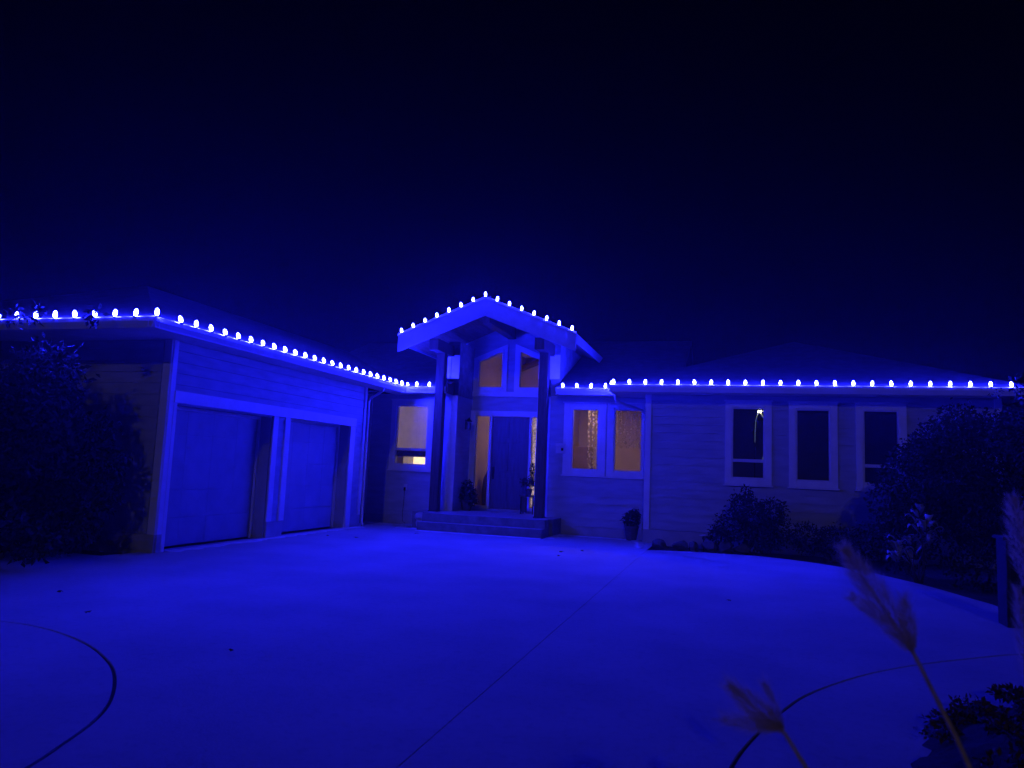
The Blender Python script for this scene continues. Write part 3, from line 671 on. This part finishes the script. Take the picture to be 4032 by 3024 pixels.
# left: broadleaf tree before the garage front wall
bl_ = []
for i in range(46):
    x = random.uniform(-13.6, -9.75); z = random.uniform(.7, 2.75); y = random.uniform(7.9, 8.7)
    if x > -10.4: z = random.uniform(1.2, 2.7) ; 
    bl_.append((x, y, z, random.uniform(.4,.6), random.uniform(.3,.45), random.uniform(.35,.55)))
for x, y, z in ((-9.35,9.3,.9),(-9.3,9.35,1.4),(-9.45,9.2,1.9),(-9.5,9.2,.5)): bl_.append((x, y, z, .28, .3, .32))
for i in range(26):
    z = random.uniform(.3, 3.05); x = random.uniform(-10.6, -9.55-.12*abs(z-1.2)); bl_.append((x, random.uniform(8.7, 9.3), z, random.uniform(.25,.4), .28, random.uniform(.3,.42)))
for x, z in ((-9.22,3.62),(-10.35,3.66),(-10.8,3.64),(-11.25,3.6)): bl_.append((x, 8.72, z, .13, .09, .17))
for x, y, z in ((-9.3,7.75,.45),(-9.75,7.7,.4),(-10.3,7.7,.42),(-9.6,8.0,.55),(-10.9,7.9,.5),(-8.95,7.9,.35)): bl_.append((x, y, z, .34, .3, .26))
tree('broadleaf_tree', 'dark leafy tree standing before the front wall of the garage', 'tree', (-11.2,8.4,-.05), [(-11.6,8.3,1.3),(-10.6,8.4,1.4),(-12.6,8.3,1.2),(-9.8,8.5,1.2)], bl_, 36000, .10, seed=3, aspect=.55)
# right: dark trees and shrubs in the bed
rb_ = []
for i in range(40):
    x = random.uniform(3.6, 8.5); z = random.uniform(.5, 2.2+(x-3.2)*.25); y = random.uniform(14.2, 15.4)
    rb_.append((x, y, z, random.uniform(.4,.65), random.uniform(.4,.6), random.uniform(.35,.55)))
for i in range(16):
    z = random.uniform(.3, 2.5); rb_.append((random.uniform(2.85+.14*z, 4.1), random.uniform(15.0,15.5), z, .33, .3, .36))
for i in range(10): rb_.append((random.uniform(3.7,6.5), 13.9, .25, .5, .4, .3))
for x, z in ((2.82,1.0),(2.78,1.35),(2.9,1.65),(3.05,1.95),(3.3,2.2),(2.75,.6),(3.6,2.45),(3.2,1.4),(3.4,1.8),(3.0,.9)): rb_.append((x, 15.3, z, .32, .3, .3))
for i in range(12): rb_.append((random.uniform(3.9,5.6), random.uniform(15.2,15.8), random.uniform(2.2,2.9), .4, .4, .35))
tree('bushy_tree', 'large dark bushy tree hiding the right end of the house', 'tree', (5.2,14.6,-.05), [(4.6,14.6,1.4),(5.6,14.6,1.7),(6.8,14.5,1.6)], rb_, 52000, .075, seed=5, aspect=.6)
tree('tall_tree', 'dark tall tree at the right edge of the picture beyond the eave end', 'tree', (7.6,15.6,-.05), [(7.4,15.6,2.4),(8.2,15.6,2.6)], [(random.uniform(6.3,9.5), random.uniform(15.2,16.4), random.uniform(2.4,4.4), .55, .5, .5) for i in range(22)]+[(5.32,16.55,3.62,.10,.1,.16),(5.0,16.5,3.5,.12,.1,.1),(5.7,16.5,3.4,.4,.3,.3)], 15000, .085, seed=6, aspect=.6)
sb = [(.05,17.1,.55,.34,.3,.35),(.25,17.1,1.0,.28,.26,.3),(.5,17.05,.7,.36,.3,.4),(.85,17.1,.9,.3,.28,.3),(-.2,17.1,.3,.3,.28,.25),(.7,17.05,.35,.4,.3,.3),(.35,17.15,1.25,.13,.12,.2),(.98,17.1,.5,.3,.25,.3)]
tree('garden_shrub', 'dark irregular shrub growing under the first window of the right wing', 'shrub', (.4,17.1,-.05), [(.3,17.1,.5),(.6,17.1,.5)], sb, 5200, .07, seed=8)
sb2 = [(1.6,17.0,.4,.4,.3,.3),(2.1,16.7,.4,.4,.3,.3),(2.6,16.2,.45,.35,.3,.35)]
tree('low_shrub', 'low black shrub in the bed between the window shrub and the curled leaf plant', 'shrub', (2.0,16.8,-.05), [(1.8,16.9,.25),(2.3,16.6,.25)], sb2, 3600, .06, seed=9)
# plant with big curled pale leaves
cp = empty('curled_leaf_plant', 'plant with large pale curled leaves catching the light beside the driveway edge', 'plant')
cs = MB(); lf = MB()
def curl(mb, a, d, L, W, r):
    a = Vector(a); d = Vector(d).normalized(); s = d.cross(Vector((0,0,1))).normalized(); n0 = len(mb.v); k = 6
    for i in range(k+1):
        t = i/k; p = a+d*L*t*(1-.25*t)+Vector((0,0,1))*(.35*L*math.sin(t*2.6)-L*.15*t*t); w_ = W*math.sin(math.pi*(.08+.9*t))**.8*.5
        cup = .35*w_
        mb.v += [tuple(p-s*w_+Vector((0,0,cup))), tuple(p), tuple(p+s*w_+Vector((0,0,cup)))]
    for i in range(k):
        q = n0+3*i; mb.f += [(q,q+1,q+4,q+3),(q+1,q+2,q+5,q+4)]
bx, by = 3.02, 14.3
for i in range(7):
    ang = random.uniform(0, 6.28); h = .35+.85*i/6
    top = (bx+.28*math.cos(ang)*(1-h*.2), by+.2*math.sin(ang), h); limb(cs, (bx+.02*i, by, -.05), top, .012, .006, .03)
    for j in range(7):
        a2 = ang+random.uniform(-2.4,2.4); zz = h*random.uniform(.55,1.0)
        q = MB(); curl(q, (top[0]+.05*math.cos(a2), top[1]+.05*math.sin(a2), zz), (math.cos(a2), math.sin(a2), random.uniform(.0,.7)), random.uniform(.18,.32), random.uniform(.08,.14), 1)
        lo = q.build('leaf', 'pale_leaf' if 'pale_leaf' in M else 'leaf_mid', cp, smooth=True); md = lo.modifiers.new('thickness','SOLIDIFY'); md.thickness = .002
cs.build('stem', 'bark', cp, smooth=True)
mat('pale_leaf', (.34, .36, .32), .5, .3, 12, .2, 40)
for o in cp.children:
    if o.name.startswith('leaf'): o.data.materials[0] = M['pale_leaf']
# edging rocks at the bed corner
def rock(label, c, r, seed, mt='rock'):
    bm = bmesh.new(); bmesh.ops.create_icosphere(bm, subdivisions=2, radius=1); rr = random.Random(seed)
    dirs = [(Vector((rr.gauss(0,1),rr.gauss(0,1),rr.gauss(0,1))).normalized(), rr.uniform(.5,.85)) for _ in range(9)]
    for v in bm.verts:
        for d, h in dirs:
            k = v.co.dot(d)
            if k > h: v.co -= d*(k-h)
        v.co = Vector((v.co.x*r[0], v.co.y*r[1], v.co.z*r[2]))+Vector(c)
    me = bpy.data.meshes.new('edging_rock'); bm.to_mesh(me); bm.free(); me.materials.append(M[mt]); o = bpy.data.objects.new('edging_rock', me); col.objects.link(o)
    return tag(o, label, 'rock', 'rocks edging the planting bed')
rl = ['flat grey rock at the corner of the bed beside the driveway', 'second low rock from the bed corner, lying against the first', 'upright narrow rock between two low ones along the bed edge', 'squat rock directly before the small path light', 'broad rock just right of the small path light', 'last small rock before the window shrub']
for i, (x, l_) in enumerate(zip((-1.45,-1.05,-.75,-.42,-.1,.22), rl)):
    rock(l_, (x, 16.72+.04*i, .08), (.2 if i != 2 else .11, .14, .15 if i != 2 else .2), 20+i)
pl = empty('path_light', 'small flat topped path light behind the bed edging rocks', 'path light')
MB().tube([(-.55,17.1,-.05),(-.55,17.1,.30)], .012, 8).build('stake', 'black_metal', pl)
MB()._lathe([(.09,0),(.09,.014),(.03,.03)], (-.55,17.1,.30), 16).build('cap', 'ceramic', pl)
MB()._lathe([(.03,-.08),(.04,0)], (-.55,17.1,.30), 12).build('lens', 'window_glass', pl)

# potted plants and porch things
def pot(root, c, r, h, mt='pot_clay'):
    MB()._lathe([(r*.7,0),(r,h*.9),(r*1.08,h*.92),(r*1.08,h),(r*.9,h),(r*.88,h*.9)], c, 16).build('pot', mt, root, smooth=False)
pp = empty('potted_plant', 'dark bushy plant in a pot on the porch left of the front door', 'potted plant'); pot(pp, (-6.92,19.35,.4), .17, .3)
leaves('foliage', [(-6.92,19.35,.85,.24,.22,.25),(-6.8,19.3,.7,.18,.15,.15),(-6.95,19.4,1.1,.1,.1,.15)], 1200, .07, 'leaf_dark', pp, seed=11)
stn = empty('plant_stand', 'small dark wooden stand on the porch right of the front door', 'stand')
MB().box(-5.42,-5.0,19.28,19.6,.86,.90).build('top','timber',stn,.006)
for x in (-5.39,-5.06):
    for y in (19.31,19.54): MB().box(x,x+.04,y,y+.04,.4,.859).build('leg','timber',stn)
MB().box(-5.39,-5.21,19.31,19.34,.45,.84).build('side_panel','timber',stn)
p2 = empty('potted_plant', 'dark spreading plant in a pot on the wooden stand by the door', 'potted plant'); pot(p2, (-5.2,19.44,.9), .1, .17)
leaves('foliage', [(-5.25,19.44,1.25,.2,.15,.1),(-5.05,19.44,1.35,.12,.12,.2),(-5.12,19.44,1.6,.06,.06,.15)], 700, .06, 'leaf_dark', p2, seed=12)
p3 = empty('potted_plant', 'dark shrub in a tall pot tucked in the corner by the right wing', 'potted plant'); pot(p3, (-2.27,18.2,0), .17, .34)
leaves('foliage', [(-2.27,18.2,.5,.19,.18,.18),(-2.2,18.15,.64,.12,.12,.1)], 1000, .06, 'leaf_dark', p3, seed=13)
ur = empty('garden_urn', 'rounded white urn at the left front corner of the porch landing', 'urn')
MB()._lathe([(.06,0),(.08,.03),(.105,.1),(.11,.15),(.09,.2),(.10,.22)], (-7.53,17.62,0.0), 20).build('bowl', 'ceramic', ur, smooth=True)
MB()._lathe([(.10,.22),(.14,.25),(.145,.31),(.11,.37),(.03,.4)], (-7.53,17.62,0.0), 20).build('lid', 'ceramic', ur, smooth=True)

# pedestal at the right edge
pd = empty('garden_pedestal', 'dark square pillar with recessed black panels at the right edge of the driveway', 'pillar')
MB().box(3.11,3.43,10.15,10.47,-.05,1.0).build('column','pedestal_dark',pd,.008)
MB().box(3.08,3.46,10.12,10.50,1.001,1.04).build('cap','pedestal_dark',pd,.006)
MB().box(3.15,3.39,10.125,10.149,.5,.95).build('panel','black_metal',pd,.003)
for x0,x1,z0,z1 in ((3.11,3.15,.45,1.0),(3.39,3.43,.45,1.0),(3.15,3.39,.95,1.0),(3.15,3.39,.45,.5)): MB().box(x0,x1,10.12,10.149,z0,z1).build('panel_frame','pedestal_dark',pd,.003)

# ------------------------------------------------------------------ foreground: round planting bed, reed plumes, unseen shadow caster behind the camera
bd = MB(); ring = 90; rings = 26; c0 = (3.1, 4.4); R0 = 2.13
bd.v.append((c0[0], c0[1], .28))
for j in range(1, rings+1):
    for k in range(ring):
        q = 2*math.pi*k/ring; rr_ = R0*j/rings*(1+.02*math.sin(5*q)); hgt = .28*(1-(j/rings)**2.3)+ (random.uniform(-.03,.03)+.03*math.sin(q*9+j*.7) if j < rings else -.03)
        bd.v.append((c0[0]+rr_*math.cos(q)*1.0, c0[1]+rr_*1.32*math.sin(q), hgt))
for k in range(ring): bd.f.append((0, 1+k, 1+(k+1) % ring))
for j in range(rings-1):
    for k in range(ring): a = 1+j*ring; bd.f.append((a+k, a+ring+k, a+ring+(k+1) % ring, a+(k+1) % ring))
tag(bd.build('planting_bed', 'soil', smooth=True), 'dark mounded round planting bed in the bottom right corner', kind='structure')
gc = []
for i in range(260):
    q = random.uniform(0, 6.28); rr_ = R0*math.sqrt(random.random())*.93
    gc.append((c0[0]+rr_*math.cos(q), c0[1]+rr_*1.32*math.sin(q), .27*(1-(rr_/R0)**2.3)+.04, .12, .12, .035))
o = leaves('ground_cover', gc, 22000, .04, 'leaf_brown', None, seed=21, droop=0); tag(o, 'dead leaves and low ground cover on the round bed', 'ground cover', kind='stuff')

def unproj(px, py, dist):
    d = fw + cr*((px-2016)/2912) - cu*((py-1512)/2912); return Vector((0,0,1.6)) + d*dist
def plume(label, pts, width, side_sprays, seed, n=900, stem_to=None, tilt=0):
    r = random.Random(seed); root = empty('reed_plume', label, 'reed', 'feathery reeds in the foreground')
    tip, neck, base = pts
    st_ = MB().tube([base, base.lerp(neck, .5)+Vector((.004,0,.004)), neck, neck.lerp(tip,.6), tip], [.006,.005,.004,.0025,.001], 6); st_.build('stem', 'straw', root, smooth=True)
    axis = (tip-neck); L = axis.length; a = axis.normalized(); b = MB()
    sd0 = a.cross(fw).normalized(); dp = a.cross(sd0)
    sprays = [(0, 1.0, Vector((0,0,0)), 1.0)] + side_sprays
    for (t0, ln_, lean, wd) in sprays:
        s0 = neck+axis*t0; dr_ = (a+sd0*lean.x+dp*lean.y).normalized()
        for i in range(int(n*wd*ln_)):
            t = r.random(); ww = width*wd*math.sin(math.pi*min(1,.12+.86*t))**.9
            q = r.uniform(0, 6.28); rad = ww*math.sqrt(r.random())*.5
            p = s0+dr_*L*ln_*t+(sd0*math.cos(q)+dp*math.sin(q))*rad
            l = r.uniform(.016,.042); dd = (dr_*1.0+(sd0*math.cos(q)+dp*math.sin(q))*.5+Vector((r.uniform(-.25,.25), r.uniform(-.25,.25), r.uniform(-.25,.25)))).normalized()
            s_ = dd.cross(Vector((r.uniform(-1,1),r.uniform(-1,1),r.uniform(-1,1)))).normalized()*.0009
            k = len(b.v); b.v += [tuple(p-s_), tuple(p+s_), tuple(p+dd*l)]; b.f.append((k,k+1,k+2))
    o = b.build('plume', 'straw_fluff', root); o['kind'] = 'stuff'
    return root
T = unproj
def base_of(px, py, d, down):                              # stem foot on the bed
    p = T(px, py, d); return Vector((p.x+down[0], p.y+down[1], max(.0, .1)))
p1n = T(3590, 2560, 1.55)
plume('tall feathery reed plume leaning left over the driveway', (T(3325,2165,1.6), p1n, T(3940,3300,1.4)), .055, [(-.02,.45,Vector((-.42,.1,0)),.5),(.1,.55,Vector((.35,0,0)),.35)], 31, 1500)
plume('low pale reed plume drooping before the curved driveway joint', (T(2870,2700,1.35), T(3085,2880,1.33), T(3440,3500,1.2)), .034, [(.0,.75,Vector((-.55,.2,0)),.5),(.05,.85,Vector((.55,.1,0)),.8)], 32, 620)
plume('dim feathery reed plume rising at the right edge of the picture', (T(3985,1960,2.1), T(4070,2330,2.1), T(4200,3300,1.8)), .07, [(.1,.6,Vector((-.25,.0,0)),.6)], 34, 1300)
plume('lower dim reed plume at the right edge under the other one', (T(4010,2330,1.9), T(4060,2700,1.9), T(4150,3300,1.7)), .04, [], 35, 700)
tree('shadow_caster', 'rounded evergreen shrub standing behind the camera', 'shrub', (-.03,-.7,-.05), [(-.03,-.7,.9)], [(-.03,-.7,1.9,.15,.12,.17),(.0,-.72,1.5,.36,.18,.3),(.0,-.75,1.0,.42,.22,.4),(.0,-.75,.5,.42,.25,.4)], 7000, .05, seed=41)  # unseen, added only for the person-shaped shadow it casts on the driveway

# fallen leaves on the driveway
def gpt(px, py):
    d = fw + cr*((px-2016)/2912) - cu*((py-1512)/2912); return Vector((0,0,1.6)) + d*(-1.6/d.z)
fl = [(910,2570,'single dark leaf alone on the left half of the open driveway'),(235,2335,'dark leaf near the left tree on the driveway'),(345,2418,'faint small leaf above the left curved joint'),
      (2210,2176,'dark leaf in front of the right end of the steps'),(2200,2192,'leaf lying just nearer than the one before the steps'),(2292,2172,'small leaf between steps and right wing'),
      (1640,2103,'leaf at the left foot of the steps'),(1403,2120,'dark leaf before the far garage door'),(1290,2112,'leaf on the frost by the far garage door'),(2870,2370,'faint leaf beyond the straight joint on the right')]
for i, (px, py, lb) in enumerate(fl):
    p = gpt(px, py); b = MB(); a0 = random.uniform(0, 6.28); sz = .035 if i else .022
    if i in (6, 7, 3): sz = .055
    b.v = [(p.x, p.y, .03)] + [(p.x+sz*(1 if k % 2 else .55)*math.cos(a0+k*math.pi/5), p.y+sz*(1 if k % 2 else .55)*math.sin(a0+k*math.pi/5), .012+.02*random.random()) for k in range(10)]
    b.f = [(0, 1+k, 1+(k+1) % 10) for k in range(10)]
    o = b.build('fallen_leaf', 'leaf_brown'); tag(o, lb, 'leaf', 'fallen leaves on the driveway'); md = o.modifiers.new('thickness','SOLIDIFY'); md.thickness = .002

# ------------------------------------------------------------------ thin mist added for a lens-like bloom round the bulbs
if HAZE > 0:
    hz = MB().box(-158, 158, -148, 168, -1.2, 6.5)
    me = bpy.data.materials.new('bloom_mist'); me.use_nodes = True; n, l = me.node_tree.nodes, me.node_tree.links; n.clear()
    out = n.new('ShaderNodeOutputMaterial'); pv = n.new('ShaderNodeVolumePrincipled'); pv.inputs['Color'].default_value = (.9, .92, .95, 1)
    pv.inputs['Density'].default_value = HAZE; pv.inputs['Anisotropy'].default_value = .72
    l.new(pv.outputs[0], out.inputs['Volume']); M['bloom_mist'] = me
    o = hz.build('haze', 'bloom_mist'); tag(o, 'thin mist added to give a lens-like bloom round the blue lights', kind='stuff')
